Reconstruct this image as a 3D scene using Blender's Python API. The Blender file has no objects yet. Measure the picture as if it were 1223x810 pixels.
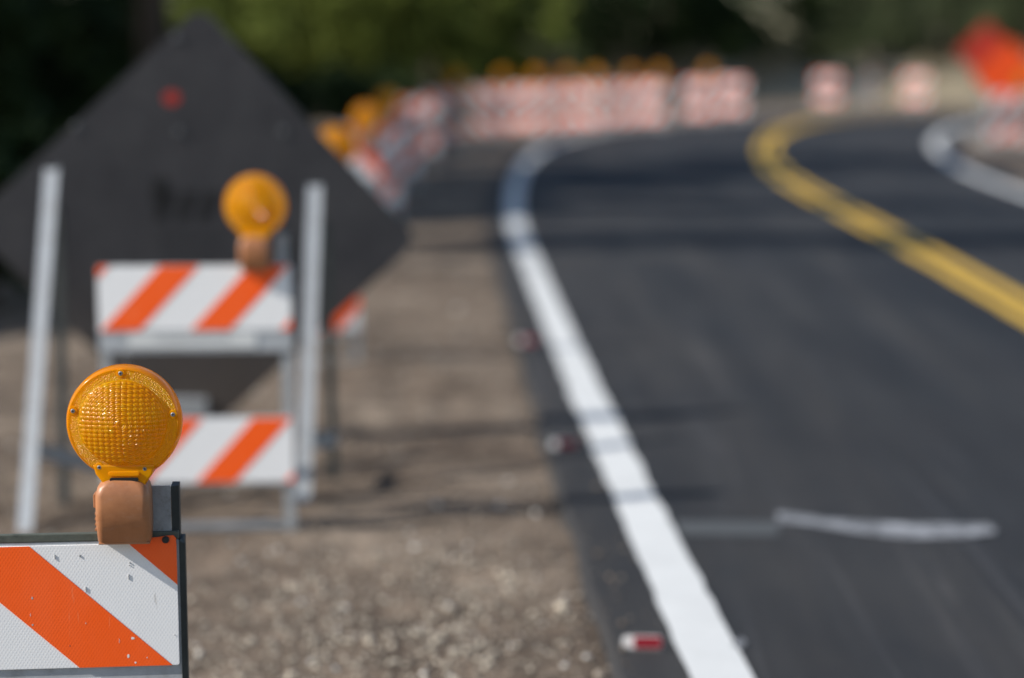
import bpy, bmesh, math, random
import numpy as np
from mathutils import Vector, Matrix, noise

R = math.radians
random.seed(7)
rng = np.random.default_rng(7)
scn = bpy.context.scene
COL = scn.collection

# ------------------------------------------------------------------ camera
CAM_H = 1.545
F_PX, CX, CY = 2400.0, 611.5, 405.0
PITCH = math.atan((CY - 55.0) / F_PX)
cam_d = bpy.data.cameras.new('camera')
cam = bpy.data.objects.new('camera', cam_d)
COL.objects.link(cam)
cam.location = (0, 0, CAM_H)
cam.rotation_euler = (R(90) - PITCH, 0, 0)
cam_d.sensor_width = 36.0
cam_d.lens = F_PX / 1223.0 * 36.0
cam_d.clip_start = 0.05
cam_d.clip_end = 3000
cam_d.dof.use_dof = True
cam_d.dof.focus_distance = 3.37
cam_d.dof.aperture_fstop = 1.22
scn.camera = cam

# ------------------------------------------------------------------ sky, sun, exposure
SUN_EL, SUN_AZ = 35.5, 73.0          # azimuth: degrees to the left of straight behind the camera
w = bpy.data.worlds.new('World')
scn.world = w
w.use_nodes = True
nt = w.node_tree
bg = nt.nodes['Background']
sky = nt.nodes.new('ShaderNodeTexSky')
sky.sky_type = 'NISHITA'
sky.sun_disc = False
sky.sun_elevation = R(SUN_EL)
to_sun = Vector((-math.sin(R(SUN_AZ)) * math.cos(R(SUN_EL)), -math.cos(R(SUN_AZ)) * math.cos(R(SUN_EL)), math.sin(R(SUN_EL))))
sky.sun_rotation = math.atan2(to_sun.x, to_sun.y)
sky.air_density = 1.0
sky.dust_density = 0.6
sky.ozone_density = 0.3
nt.links.new(sky.outputs[0], bg.inputs[0])
bg.inputs[1].default_value = 0.11
sun_d = bpy.data.lights.new('sun', 'SUN')
sun_d.energy = 5.0
sun_d.angle = R(0.5)
sun_d.color = (1.0, 0.95, 0.88)
sun = bpy.data.objects.new('sun', sun_d)
COL.objects.link(sun)
sun.rotation_euler = to_sun.to_track_quat('Z', 'Y').to_euler()
scn.view_settings.view_transform = 'Standard'
scn.view_settings.look = 'None'
scn.view_settings.gamma = 1.0
scn.view_settings.exposure = 0.46
scn.view_settings.use_curve_mapping = False

# ------------------------------------------------------------------ pixel helpers (layout only)
CP, SP = math.cos(PITCH), math.sin(PITCH)
def ray(px, py):
    u, v = (px - CX) / F_PX, (py - CY) / F_PX
    return Vector((u, CP - v * SP, -SP - v * CP))          # per unit of depth along the lens axis
def P(px, py, t):                                          # point at lens depth t
    return Vector((0, 0, CAM_H)) + ray(px, py) * t
def G(px, py, z=0.0):                                      # point on the ground
    d = ray(px, py)
    return Vector((0, 0, CAM_H)) + d * ((z - CAM_H) / d.z)
def PY(px, py, Y):                                         # point at forward distance Y
    d = ray(px, py)
    return Vector((0, 0, CAM_H)) + d * (Y / d.y)

# ------------------------------------------------------------------ materials
M = {}
def mat(name, color=(.5, .5, .5), rough=.6, metal=0.0, spec=.5, coat=0.0, trans=0.0):
    m = bpy.data.materials.new(name)
    m.use_nodes = True
    b = m.node_tree.nodes['Principled BSDF']
    b.inputs['Base Color'].default_value = (*color, 1)
    b.inputs['Roughness'].default_value = rough
    b.inputs['Metallic'].default_value = metal
    b.inputs['Specular IOR Level'].default_value = spec
    b.inputs['Coat Weight'].default_value = coat
    b.inputs['Transmission Weight'].default_value = trans
    M[name] = m
    return m
class N:
    """small node-tree helper"""
    def __init__(s, m):
        s.t = m.node_tree
        s.b = s.t.nodes['Principled BSDF']
        s.co = s.t.nodes.new('ShaderNodeTexCoord')
    def new(s, typ, **kw):
        n = s.t.nodes.new(typ)
        for k, v in kw.items():
            setattr(n, k, v)
        return n
    def link(s, a, b): s.t.links.new(a, b)
    def map(s, scale=(1, 1, 1), rot=(0, 0, 0), src='Object'):
        n = s.new('ShaderNodeMapping')
        n.inputs['Scale'].default_value = scale
        n.inputs['Rotation'].default_value = rot
        s.link(s.co.outputs[src], n.inputs[0])
        return n.outputs[0]
    def noise(s, scale, detail=6, rough=.6, vec=None, dist=0):
        n = s.new('ShaderNodeTexNoise')
        n.inputs['Scale'].default_value = scale
        n.inputs['Detail'].default_value = detail
        n.inputs['Roughness'].default_value = rough
        n.inputs['Distortion'].default_value = dist
        s.link(vec if vec is not None else s.co.outputs['Object'], n.inputs['Vector'])
        return n.outputs['Fac']
    def ramp(s, fac, stops):
        n = s.new('ShaderNodeValToRGB')
        e = n.color_ramp.elements
        while len(e) < len(stops): e.new(.5)
        for el, (p, c) in zip(e, stops):
            el.position = p
            el.color = (*c, 1) if len(c) == 3 else c
        s.link(fac, n.inputs[0])
        return n.outputs[0]
    def mix(s, fac, a, b, mode='MIX'):
        n = s.new('ShaderNodeMix', data_type='RGBA', blend_type=mode)
        for sock, v in ((n.inputs[0], fac), (n.inputs[6], a), (n.inputs[7], b)):
            if isinstance(v, (int, float)): sock.default_value = v
            elif isinstance(v, tuple): sock.default_value = (*v, 1)
            else: s.link(v, sock)
        return n.outputs[2]
    def math(s, op, a, b=0.0):
        n = s.new('ShaderNodeMath', operation=op)
        for sock, v in ((n.inputs[0], a), (n.inputs[1], b)):
            if isinstance(v, (int, float)): sock.default_value = v
            else: s.link(v, sock)
        return n.outputs[0]
    def bump(s, h, strength=.5, dist=.01, prev=None):
        n = s.new('ShaderNodeBump')
        n.inputs['Strength'].default_value = strength
        n.inputs['Distance'].default_value = dist
        s.link(h, n.inputs['Height'])
        if prev is not None: s.link(prev, n.inputs['Normal'])
        s.link(n.outputs[0], s.b.inputs['Normal'])
        return n.outputs[0]
    def color(s, c): s.link(c, s.b.inputs['Base Color'])
    def rough(s, c): s.link(c, s.b.inputs['Roughness'])

# dirt
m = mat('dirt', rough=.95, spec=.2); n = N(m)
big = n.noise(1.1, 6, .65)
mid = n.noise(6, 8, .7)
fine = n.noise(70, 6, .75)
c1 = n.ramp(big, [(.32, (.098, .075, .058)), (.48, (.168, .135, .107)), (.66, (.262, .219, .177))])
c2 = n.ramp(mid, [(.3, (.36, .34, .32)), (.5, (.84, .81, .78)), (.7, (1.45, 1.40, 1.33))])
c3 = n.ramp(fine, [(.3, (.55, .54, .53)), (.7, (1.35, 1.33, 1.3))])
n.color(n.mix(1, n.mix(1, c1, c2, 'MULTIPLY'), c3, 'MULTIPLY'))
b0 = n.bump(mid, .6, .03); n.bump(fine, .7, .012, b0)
# gravel stones
m = mat('stone', rough=.85, spec=.3); n = N(m)
at = n.new('ShaderNodeAttribute'); at.attribute_name = 'tone'
n.color(n.mix(1, at.outputs['Color'], n.ramp(n.noise(60, 4), [(.3, (.7, .7, .7)), (.7, (1.1, 1.1, 1.1))]), 'MULTIPLY'))
# asphalt
m = mat('asphalt', rough=.8, spec=.2); n = N(m)
streak = n.noise(1.0, 5, .6, n.map((2.6, .16, 1), (0, 0, R(-3))), .6)
streak2 = n.noise(1.0, 6, .65, n.map((9, .35, 1), (0, 0, R(-2))), .8)
patch = n.noise(.5, 4, .6)
grain = n.noise(260, 3, .8)
c1 = n.ramp(streak, [(.34, (.017, .020, .025)), (.52, (.025, .027, .031)), (.66, (.042, .042, .043))])
c2 = n.ramp(streak2, [(.4, (.85, .85, .86)), (.58, (1.0, 1.0, 1.0)), (.68, (1.7, 1.62, 1.55))])
c3 = n.ramp(grain, [(.35, (.6, .6, .6)), (.65, (1.4, 1.4, 1.4))])
c4 = n.ramp(patch, [(.35, (.88, .88, .9)), (.65, (1.1, 1.1, 1.08))])
asp = n.mix(1, n.mix(1, n.mix(1, c1, c2, 'MULTIPLY'), c3, 'MULTIPLY'), c4, 'MULTIPLY')
sx = n.new('ShaderNodeSeparateXYZ'); n.link(n.co.outputs['Object'], sx.inputs[0])
mr_ = n.new('ShaderNodeMapRange'); mr_.inputs[1].default_value = .2; mr_.inputs[2].default_value = 2.6; mr_.inputs[3].default_value = 1; mr_.inputs[4].default_value = 0
n.link(sx.outputs[0], mr_.inputs[0])
dustf = n.math('MULTIPLY', mr_.outputs[0], n.ramp(n.noise(1.6, 6, .7, n.map((1, .35, 1))), [(.3, (0, 0, 0)), (.7, (1, 1, 1))]))
n.color(n.mix(n.math('MULTIPLY', dustf, .32), asp, (.095, .085, .075)))       # shoulder dust carried onto the lane
vg = n.new('ShaderNodeTexVoronoi'); vg.inputs['Scale'].default_value = 120; n.link(n.co.outputs['Object'], vg.inputs['Vector'])
b0 = n.bump(grain, .6, .006); n.bump(vg.outputs['Distance'], .5, .006, b0)
# road paint
def paint(name, col, dirt):
    m = mat(name, col, .6, spec=.4); n = N(m)
    f = n.noise(35, 6, .7)
    g = n.noise(3, 4, .6)
    a = n.ramp(f, [(.25, dirt), (.42, (1, 1, 1))])
    b_ = n.ramp(g, [(.3, (.9, .9, .9)), (.6, (1, 1, 1))])
    n.color(n.mix(1, n.mix(1, col, a, 'MULTIPLY'), b_, 'MULTIPLY'))
    n.bump(f, .3, .004)
paint('white_paint', (.56, .57, .565), (.75, .75, .75))
paint('yellow_paint', (.60, .37, .035), (.7, .7, .7))
m = mat('chalk', (.36, .38, .42), .9); n = N(m)
n.color(n.mix(n.ramp(n.noise(14, 5, .7), [(.4, (0, 0, 0)), (.62, (1, 1, 1))]), (.08, .085, .095), (.30, .315, .34)))
m = mat('joint_seal', (.052, .057, .06), .8)
# barricade sheeting: fine honeycomb
def sheeting(name, col, lighter, wear):
    m = mat(name, col, .38, spec=.5); n = N(m)
    def wave(rot, sc):
        t = n.new('ShaderNodeTexWave', wave_type='BANDS', bands_direction='X')
        t.inputs['Scale'].default_value = sc
        n.link(n.map((1, 1, 1), (0, rot, 0)), t.inputs['Vector'])
        return t.outputs['Fac']
    h = n.math('MULTIPLY', wave(R(33), 62), wave(R(-33), 62))
    base = n.mix(n.math('MULTIPLY', h, .55), lighter, col)
    dirt = n.ramp(n.noise(9, 7, .7, n.map((1, 1, .45))), [(.3, (0, 0, 0)), (.72, (1, 1, 1))])
    base = n.mix(n.math('MULTIPLY', dirt, .10), base, wear)
    scr = n.ramp(n.noise(38, 3, .5, n.map((1.6, 1, .16), (0, R(14), 0)), 1.0), [(.70, (0, 0, 0)), (.745, (1, 1, 1))])
    base = n.mix(n.math('MULTIPLY', scr, .5), base, wear)
    n.color(base)
    n.bump(h, .12, .001)
    n.rough(n.math('ADD', n.math('MULTIPLY', dirt, .2), .3))
sheeting('white_sheeting', (.78, .79, .80), (.86, .86, .86), (.45, .43, .40))
sheeting('orange_sheeting', (.97, .082, .001), (1.0, .11, .002), (.90, .30, .14))
# painted dark green-black steel and galvanised steel
m = mat('dark_frame', (.018, .022, .022), .5, spec=.4); n = N(m)  # also puts shade into the post flange and the sign's rear legs
f = n.noise(18, 7, .75)
n.color(n.ramp(f, [(.3, (.012, .015, .016)), (.55, (.022, .027, .026)), (.75, (.055, .06, .052))]))
n.bump(f, .25, .004)
m = mat('green_board', (.06, .075, .06), .6); n = N(m)
f = n.noise(40, 7, .75)
n.color(n.ramp(f, [(.28, (.02, .024, .02)), (.42, (.062, .072, .058)), (.7, (.095, .105, .085))]))
n.bump(f, .3, .003)
m = mat('galvanised', (.5, .53, .56), .5, metal=.35); n = N(m)
f = n.noise(22, 6, .7)
g = n.noise(160, 3, .6)
n.color(n.mix(1, n.ramp(f, [(.28, (.22, .21, .20)), (.42, (.36, .375, .385)), (.7, (.46, .485, .505))]), n.ramp(g, [(.3, (.85, .85, .85)), (.7, (1.08, 1.08, 1.08))]), 'MULTIPLY'))
n.rough(n.ramp(f, [(.3, (.65, .65, .65)), (.7, (.42, .42, .42))]))
n.bump(g, .15, .002)
m = mat('zinc_dark', (.2, .23, .26), .5, metal=.3); n = N(m)  # darker zinc; on the near lamp post it stands in for shade
f = n.noise(30, 7, .75)
n.color(n.ramp(f, [(.3, (.15, .14, .13)), (.42, (.24, .26, .28)), (.7, (.33, .36, .39))]))
m = mat('grey_board', (.36, .38, .40), .55); n = N(m)
f = n.noise(14, 7, .7)
n.color(n.ramp(f, [(.28, (.26, .27, .27)), (.5, (.37, .39, .41)), (.72, (.43, .45, .47))]))
mat('label_white', (.62, .63, .62), .5)
mat('label_ink', (.32, .33, .34), .6)
mat('chip_grey', (.42, .41, .40), .7)
mat('chip_dark', (.09, .085, .08), .8)
mat('chip_pale', (.75, .74, .72), .6)
# brown plastic case
m = mat('brown_plastic', (.33, .145, .065), .42, spec=.45); n = N(m)
f = n.noise(13, 6, .65)
g = n.noise(300, 2, .5)
dust = n.ramp(n.noise(30, 7, .75, n.map((1, 1, 2.2))), [(.52, (0, 0, 0)), (.72, (1, 1, 1))])
base = n.ramp(f, [(.3, (.29, .118, .050)), (.55, (.38, .160, .068)), (.75, (.44, .19, .085))])
n.color(n.mix(n.math('MULTIPLY', dust, .22), base, (.36, .27, .22)))
n.rough(n.ramp(f, [(.3, (.36, .36, .36)), (.7, (.52, .52, .52))]))
n.bump(g, .12, .001)
mat('screw_steel', (.30, .30, .31), .5, metal=.7)
mat('black_hole', (.006, .006, .007), .9)
# amber lens plastic
def amber(name, prism):
    m = mat(name, (1.0, .52, .0), .16, spec=.35, coat=.25, trans=.32); n = N(m)
    n.b.inputs['Coat Roughness'].default_value = .06
    if prism:
        geo = n.map((1, 1, 1))
        sep = n.new('ShaderNodeSeparateXYZ'); n.link(geo, sep.inputs[0])
        rr = n.math('SQRT', n.math('ADD', n.math('MULTIPLY', sep.outputs[0], sep.outputs[0]), n.math('MULTIPLY', sep.outputs[2], sep.outputs[2])))
        ring = n.math('SINE', n.math('MULTIPLY', rr, 2 * math.pi / .0034))
        vor = n.new('ShaderNodeTexVoronoi'); vor.inputs['Scale'].default_value = 480
        n.link(geo, vor.inputs['Vector'])
        outer = n.math('GREATER_THAN', rr, .0740)
        rim = n.math('GREATER_THAN', rr, .0918)
        inner_h = n.math('MULTIPLY', ring, n.math('SUBTRACT', 1.0, outer))
        outer_h = n.math('MULTIPLY', vor.outputs['Distance'], n.math('MULTIPLY', n.math('SUBTRACT', outer, rim), 3.0))
        n.bump(n.math('ADD', inner_h, outer_h), .75, .0011)
        cl = n.noise(26, 4, .6)
        ccol = n.ramp(cl, [(.3, (.98, .38, .0)), (.5, (1.0, .51, .0)), (.7, (1.0, .66, .002))])  # gold to orange tones imitate reflections inside the lens
        ringc = n.mix(n.math('MULTIPLY', n.math('ADD', ring, 1.0), .22), ccol, (.70, .20, .0))
        oc = n.ramp(vor.outputs['Color'], [(.2, (.85, .40, .0)), (.8, (1.0, .62, .005))])
        col_ = n.mix(outer, ringc, oc)
        n.color(n.mix(rim, col_, (.90, .33, .001)))
    # light also travels through the thin plastic
    tr = n.new('ShaderNodeBsdfTranslucent'); tr.inputs[0].default_value = (1.0, .54, .0, 1)
    n.b.inputs['IOR'].default_value = 1.45
    mx = n.new('ShaderNodeMixShader'); mx.inputs[0].default_value = .42
    out = n.t.nodes['Material Output']
    n.link(n.b.outputs[0], mx.inputs[1]); n.link(tr.outputs[0], mx.inputs[2]); n.link(mx.outputs[0], out.inputs[0])
amber('amber_prism', True)
amber('amber_plain', False)
# sign
m = mat('sign_back', (.045, .044, .045), .55, spec=.15); n = N(m)
f = n.noise(3.5, 6, .65)
g = n.noise(40, 5, .7)
n.color(n.mix(1, n.ramp(f, [(.3, (.046, .045, .049)), (.6, (.065, .063, .066)), (.8, (.086, .082, .078))]), n.ramp(g, [(.3, (.8, .8, .8)), (.7, (1.15, 1.15, 1.15))]), 'MULTIPLY'))
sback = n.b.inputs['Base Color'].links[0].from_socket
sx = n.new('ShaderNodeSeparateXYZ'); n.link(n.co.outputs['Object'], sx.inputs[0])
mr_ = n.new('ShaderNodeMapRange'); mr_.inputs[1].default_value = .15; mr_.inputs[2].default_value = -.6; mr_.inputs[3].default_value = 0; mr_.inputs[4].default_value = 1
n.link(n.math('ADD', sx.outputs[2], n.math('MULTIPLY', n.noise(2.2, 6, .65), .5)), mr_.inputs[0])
n.color(n.mix(n.math('MULTIPLY', mr_.outputs[0], .85), sback, (.10, .080, .065)))    # browner towards the lower half
n.rough(n.ramp(f, [(.3, (.4, .4, .4)), (.7, (.65, .65, .65))]))
mat('bolt_dull', (.10, .105, .11), .6)
mat('stencil_black', (.006, .006, .007), .6)
mat('stencil_faded', (.025, .025, .027), .6)
mat('red_dot', (.45, .03, .02), .5)
mat('sign_orange', (.95, .085, .004), .5)
mat('sign_red_shaded', (.50, .030, .012), .5)  # the rear sign's shade is put into this darker red
mat('marker_red', (.27, .010, .022), .4)
mat('marker_base', (.12, .12, .12), .6)
mat('marker_white', (.75, .72, .70), .4)
mat('cable_black', (.02, .02, .02), .6)
m = mat('bark', rough=.95, spec=.2); n = N(m)
f = n.noise(5, 6, .7, n.map((1, 1, .2)))
n.color(n.ramp(f, [(.3, (.03, .023, .018)), (.7, (.10, .078, .06))])); n.bump(f, .6, .03)
m = mat('pole_wood', rough=.9); n = N(m)
f = n.noise(6, 5, .7, n.map((2, 2, .1)))
n.color(n.ramp(f, [(.3, (.06, .045, .035)), (.7, (.14, .11, .09))]))
def leafmat(name, stops):
    m = mat(name, rough=.7, spec=.12); n = N(m)
    at = n.new('ShaderNodeAttribute'); at.attribute_name = 'tone'
    sp = n.new('ShaderNodeSeparateColor'); n.link(at.outputs['Color'], sp.inputs[0])
    c = n.ramp(sp.outputs[0], stops)
    n.color(c)
    tr = n.new('ShaderNodeBsdfTranslucent'); n.link(c, tr.inputs[0])
    mx = n.new('ShaderNodeMixShader'); mx.inputs[0].default_value = .25
    n.link(n.b.outputs[0], mx.inputs[1]); n.link(tr.outputs[0], mx.inputs[2])
    n.link(mx.outputs[0], n.t.nodes['Material Output'].inputs[0])
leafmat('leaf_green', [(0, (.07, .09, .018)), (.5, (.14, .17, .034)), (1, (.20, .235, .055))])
leafmat('leaf_dark', [(0, (.012, .022, .008)), (.5, (.024, .042, .014)), (1, (.045, .066, .022))])  # for shrubs in shade the darkness is put into this leaf colour
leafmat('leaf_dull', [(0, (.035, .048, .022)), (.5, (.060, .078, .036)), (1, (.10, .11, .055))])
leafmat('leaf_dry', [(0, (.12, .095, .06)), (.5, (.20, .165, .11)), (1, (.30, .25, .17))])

# ------------------------------------------------------------------ mesh helpers
class MB:
    def __init__(s): s.v, s.f = [], []
    def add(s, vs, fs):
        o = len(s.v)
        s.v += [tuple(v) for v in vs]
        s.f += [tuple(i + o for i in f) for f in fs]
        return s
    def box(s, x0, x1, y0, y1, z0, z1):
        return s.add([(x0, y0, z0), (x1, y0, z0), (x1, y1, z0), (x0, y1, z0), (x0, y0, z1), (x1, y0, z1), (x1, y1, z1), (x0, y1, z1)],
                     [(0, 3, 2, 1), (4, 5, 6, 7), (0, 1, 5, 4), (1, 2, 6, 5), (2, 3, 7, 6), (3, 0, 4, 7)])
    def prism(s, poly, y0, y1):
        """polygon in x,z (counter-clockwise seen from -y) extruded from y0 (front) to y1"""
        k = len(poly)
        vs = [(x, y0, z) for x, z in poly] + [(x, y1, z) for x, z in poly]
        fs = [tuple(range(k)), tuple(range(2 * k - 1, k - 1, -1))]
        fs += [(i, i + k, (i + 1) % k + k, (i + 1) % k) for i in range(k)]
        return s.add(vs, fs)
    def bar(s, a, b, section, up=(0, 0, 1)):
        """closed section (list of 2-D points) swept from a to b"""
        a, b = Vector(a), Vector(b)
        d = (b - a).normalized()
        u = Vector(up)
        if abs(d.dot(u)) > .98: u = Vector((0, 1, 0))
        x = d.cross(u).normalized(); y = x.cross(d).normalized()
        k = len(section)
        vs = [a + x * p + y * q for p, q in section] + [b + x * p + y * q for p, q in section]
        fs = [tuple(range(k - 1, -1, -1)), tuple(range(k, 2 * k))]
        fs += [(i, (i + 1) % k, (i + 1) % k + k, i + k) for i in range(k)]
        return s.add(vs, fs)
    def tube(s, pts, rad, seg=10, cap=True):
        pts = [Vector(p) for p in pts]
        if isinstance(rad, (int, float)): rad = [rad] * len(pts)
        o = len(s.v)
        prev = None
        for i, p in enumerate(pts):
            d = (pts[min(i + 1, len(pts) - 1)] - pts[max(i - 1, 0)]).normalized()
            ref = prev if prev is not None else (Vector((0, 0, 1)) if abs(d.z) < .9 else Vector((1, 0, 0)))
            x = (ref - d * ref.dot(d)).normalized(); prev = x
            y = d.cross(x)
            for j in range(seg):
                t = 2 * math.pi * j / seg
                s.v.append(tuple(p + x * math.cos(t) * rad[i] + y * math.sin(t) * rad[i]))
        for i in range(len(pts) - 1):
            for j in range(seg):
                a = o + i * seg + j; b = o + i * seg + (j + 1) % seg
                s.f.append((a, b, b + seg, a + seg))
        if cap:
            s.f.append(tuple(o + j for j in range(seg - 1, -1, -1)))
            s.f.append(tuple(o + (len(pts) - 1) * seg + j for j in range(seg)))
        return s
    def mesh(s, name, material, smooth=False, bevel=0):
        me = bpy.data.meshes.new(name)
        me.from_pydata(s.v, [], s.f)
        bm = bmesh.new(); bm.from_mesh(me)
        bmesh.ops.recalc_face_normals(bm, faces=bm.faces)
        if bevel:
            es = [e for e in bm.edges if len(e.link_faces) == 2 and e.calc_face_angle(0) > .6]
            bmesh.ops.bevel(bm, geom=es, offset=bevel, segments=2, affect='EDGES', profile=.6)
        bm.to_mesh(me); bm.free()
        me.materials.append(M[material])
        if smooth:
            me.shade_smooth()
            if smooth != True: me.set_sharp_from_angle(angle=R(smooth))
        return me
    def build(s, name, material, parent=None, smooth=False, bevel=0):
        return place(name, s.mesh(name, material, smooth, bevel), parent)
def place(name, me, parent=None, loc=(0, 0, 0), rotz=0):
    o = bpy.data.objects.new(name, me)
    COL.objects.link(o)
    o.parent = parent
    o.location = loc
    o.rotation_euler = (0, 0, rotz)
    return o
def thing(name, label, cat, loc=(0, 0, 0), rotz=0, group=None):
    o = place(name, None, None, loc, rotz)
    o.empty_display_size = .1
    return tag(o, label, cat, group)
def tag(o, label, cat, group=None, kind=None):
    o['label'] = label; o['category'] = cat
    if group: o['group'] = group
    if kind: o['kind'] = kind
    return o
def struct(o):
    o['kind'] = 'structure'
    return o
def copy_tree(o, parent=None):
    c = o.copy(); COL.objects.link(c); c.parent = parent
    for ch in list(o.children): copy_tree(ch, c)
    return c
def clip(poly, x0, x1, z0, z1):
    """clip polygon in x,z to a rectangle"""
    def cut(pl, inside, inter):
        out = []
        for i, p in enumerate(pl):
            q = pl[(i + 1) % len(pl)]
            if inside(p):
                out.append(p)
                if not inside(q): out.append(inter(p, q))
            elif inside(q): out.append(inter(p, q))
        return out
    def ix(c): return lambda p, q: (c, p[1] + (q[1] - p[1]) * (c - p[0]) / (q[0] - p[0]))
    def iz(c): return lambda p, q: (p[0] + (q[0] - p[0]) * (c - p[1]) / (q[1] - p[1]), c)
    for ins, it in ((lambda p: p[0] >= x0, ix(x0)), (lambda p: p[0] <= x1, ix(x1)), (lambda p: p[1] >= z0, iz(z0)), (lambda p: p[1] <= z1, iz(z1))):
        poly = cut(poly, ins, it)
        if len(poly) < 3: return []
    return poly
def rrect(x0, x1, z0, z1, r, k=5):
    pts = []
    for cx, cz, a in ((x1 - r, z1 - r, 0), (x0 + r, z1 - r, 90), (x0 + r, z0 + r, 180), (x1 - r, z0 + r, 270)):
        for i in range(k + 1):
            t = R(a + 90 * i / k)
            pts.append((cx + r * math.cos(t), cz + r * math.sin(t)))
    return pts
ANGLE = lambda a, t: [(0, 0), (a, 0), (a, t), (t, t), (t, a), (0, a)]       # steel angle section

# ------------------------------------------------------------------ road curves
def curve(pix, far, n=900):
    pts = [G(x, y, .03) for x, y in pix]
    pts = [(p.x, p.y) for p in pts]
    d0 = np.array(pts[0]) - np.array(pts[1]); d0 /= np.linalg.norm(d0)
    near = [tuple(np.array(pts[0]) + d0 * k) for k in (26, 16, 8, 3)]
    pts = np.array(near + pts + far)
    # arc-length resample, smooth, resample
    def resample(p, k):
        s = np.concatenate([[0], np.cumsum(np.linalg.norm(np.diff(p, axis=0), axis=1))])
        t = np.linspace(0, s[-1], k)
        return np.stack([np.interp(t, s, p[:, 0]), np.interp(t, s, p[:, 1])], 1)
    p = resample(pts, 700)
    ker = np.hanning(61); ker /= ker.sum()
    pad = np.concatenate([2 * p[0] - p[30:0:-1], p, 2 * p[-1] - p[-2:-32:-1]])
    p = np.stack([np.convolve(pad[:, 0], ker, 'valid'), np.convolve(pad[:, 1], ker, 'valid')], 1)
    return resample(p, n)
def offset(p, d):
    t = np.gradient(p, axis=0); t /= np.linalg.norm(t, axis=1)[:, None]
    return p + np.stack([t[:, 1], -t[:, 0]], 1) * d           # positive: to the right of travel
L_EDGE = curve([(861, 810), (769, 623), (716, 500), (667, 400), (648, 342), (626, 300), (612, 262), (613, 235), (619, 209), (634, 187), (652, 175), (681, 164), (720, 155), (778, 148), (848, 142)],
               [(6.3, 45.3), (9.3, 47.6), (14, 49.8), (24, 51.5), (45, 52)])
YELLOW = curve([(1215, 365), (1120, 310), (1052, 275), (985, 240), (938, 215), (915, 190), (915, 170), (935, 155), (970, 145), (1010, 138)],
               [(10.5, 46.2), (15, 47.6), (24, 48.6), (45, 49)])
R_EDGE = curve([(1223, 232), (1150, 205), (1117, 180), (1115, 166), (1140, 151), (1190, 143)],
               [(14, 43.6), (24, 45), (45, 45.5)])

def strip(a, b, z, extra=None):
    mb = MB(); k = len(a)
    vs = [(x, y, z) for x, y in a] + [(x, y, z) for x, y in b]
    mb.add(vs, [(i, i + k, i + 1 + k, i + 1) for i in range(k - 1)])
    return mb
aL = offset(L_EDGE, -.235); aR = offset(R_EDGE, .38)
# slightly ragged outer asphalt edge
rag = np.array([noise.noise(Vector((0, y * 1.7, 3.1))) for x, y in aL]) * .018
aL = aL + np.stack([rag, rag * 0], 1)
mb = MB(); k = len(aL)
mids = [aL + (aR - aL) * t for t in np.linspace(0, 1, 9)]
rows = [[(x - .035, y, -.03) for x, y in aL]] + [[(x, y, .03) for x, y in q] for q in mids] + [[(x + .035, y, -.03) for x, y in aR]]
vs = [v for r_ in rows for v in r_]
mb.add(vs, [(r_ * k + i, (r_ + 1) * k + i, (r_ + 1) * k + i + 1, r_ * k + i + 1) for r_ in range(len(rows) - 1) for i in range(k - 1)])
struct(mb.build('road', 'asphalt'))
def line(name, cv, off, wd, m, z=.034):
    a, b = offset(cv, off - wd / 2), offset(cv, off + wd / 2)
    for q in (a, b): q[:, 0] += rng.normal(0, .0035, len(q))          # ragged sprayed edges
    return struct(strip(a, b, z).build(name, m))
line('edge_line', L_EDGE, 0, .150, 'white_paint')
line('edge_line_inside_bend', R_EDGE, 0, .150, 'white_paint')
line('centre_line_left', YELLOW, -.095, .105, 'yellow_paint')
line('centre_line_right', YELLOW, .095, .105, 'yellow_paint')

# ------------------------------------------------------------------ ground
def spaced(parts):
    out = []
    for a, b, k in parts: out += list(np.linspace(a, b, k, endpoint=False))
    return np.array(out + [parts[-1][1]])
xs = spaced([(-400, -40, 8), (-40, -6, 17), (-6, 1.4, 150), (1.4, 12, 12), (12, 60, 10), (60, 400, 8)])
ys = spaced([(-60, 1, 10), (1, 4, 20), (4, 12, 170), (12, 30, 90), (30, 70, 40), (70, 500, 10)])
edge_x = np.interp(ys, aL[:690, 1], aL[:690, 0])
gv = []
for j, y in enumerate(ys):
    for x in xs:
        d = edge_x[j] - .03 - x if y < 46 else 3
        h = 0.0
        if -6.2 < x and d > 0 and y < 32:
            a = min(1, d / .35)
            h = a * (noise.noise(Vector((x * .8, y * .8, 0))) * .022 + noise.noise(Vector((x * 3.1, y * 3.1, 5))) * .014 + noise.noise(Vector((x * 9, y * 9, 9))) * .006)
        elif d <= 0 and y < 46:
            h = -.012
        gv.append((x, y, h))
nx = len(xs)
gf = [(j * nx + i, j * nx + i + 1, (j + 1) * nx + i + 1, (j + 1) * nx + i) for j in range(len(ys) - 1) for i in range(nx - 1)]
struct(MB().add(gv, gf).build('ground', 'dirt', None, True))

def ground_h(x, y):
    ex = float(np.interp(y, aL[:690, 1], aL[:690, 0]))
    d = ex - .03 - x
    if d <= 0: return -.012
    a = min(1, d / .35)
    return a * (noise.noise(Vector((x * .8, y * .8, 0))) * .022 + noise.noise(Vector((x * 3.1, y * 3.1, 5))) * .014 + noise.noise(Vector((x * 9, y * 9, 9))) * .006)

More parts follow.
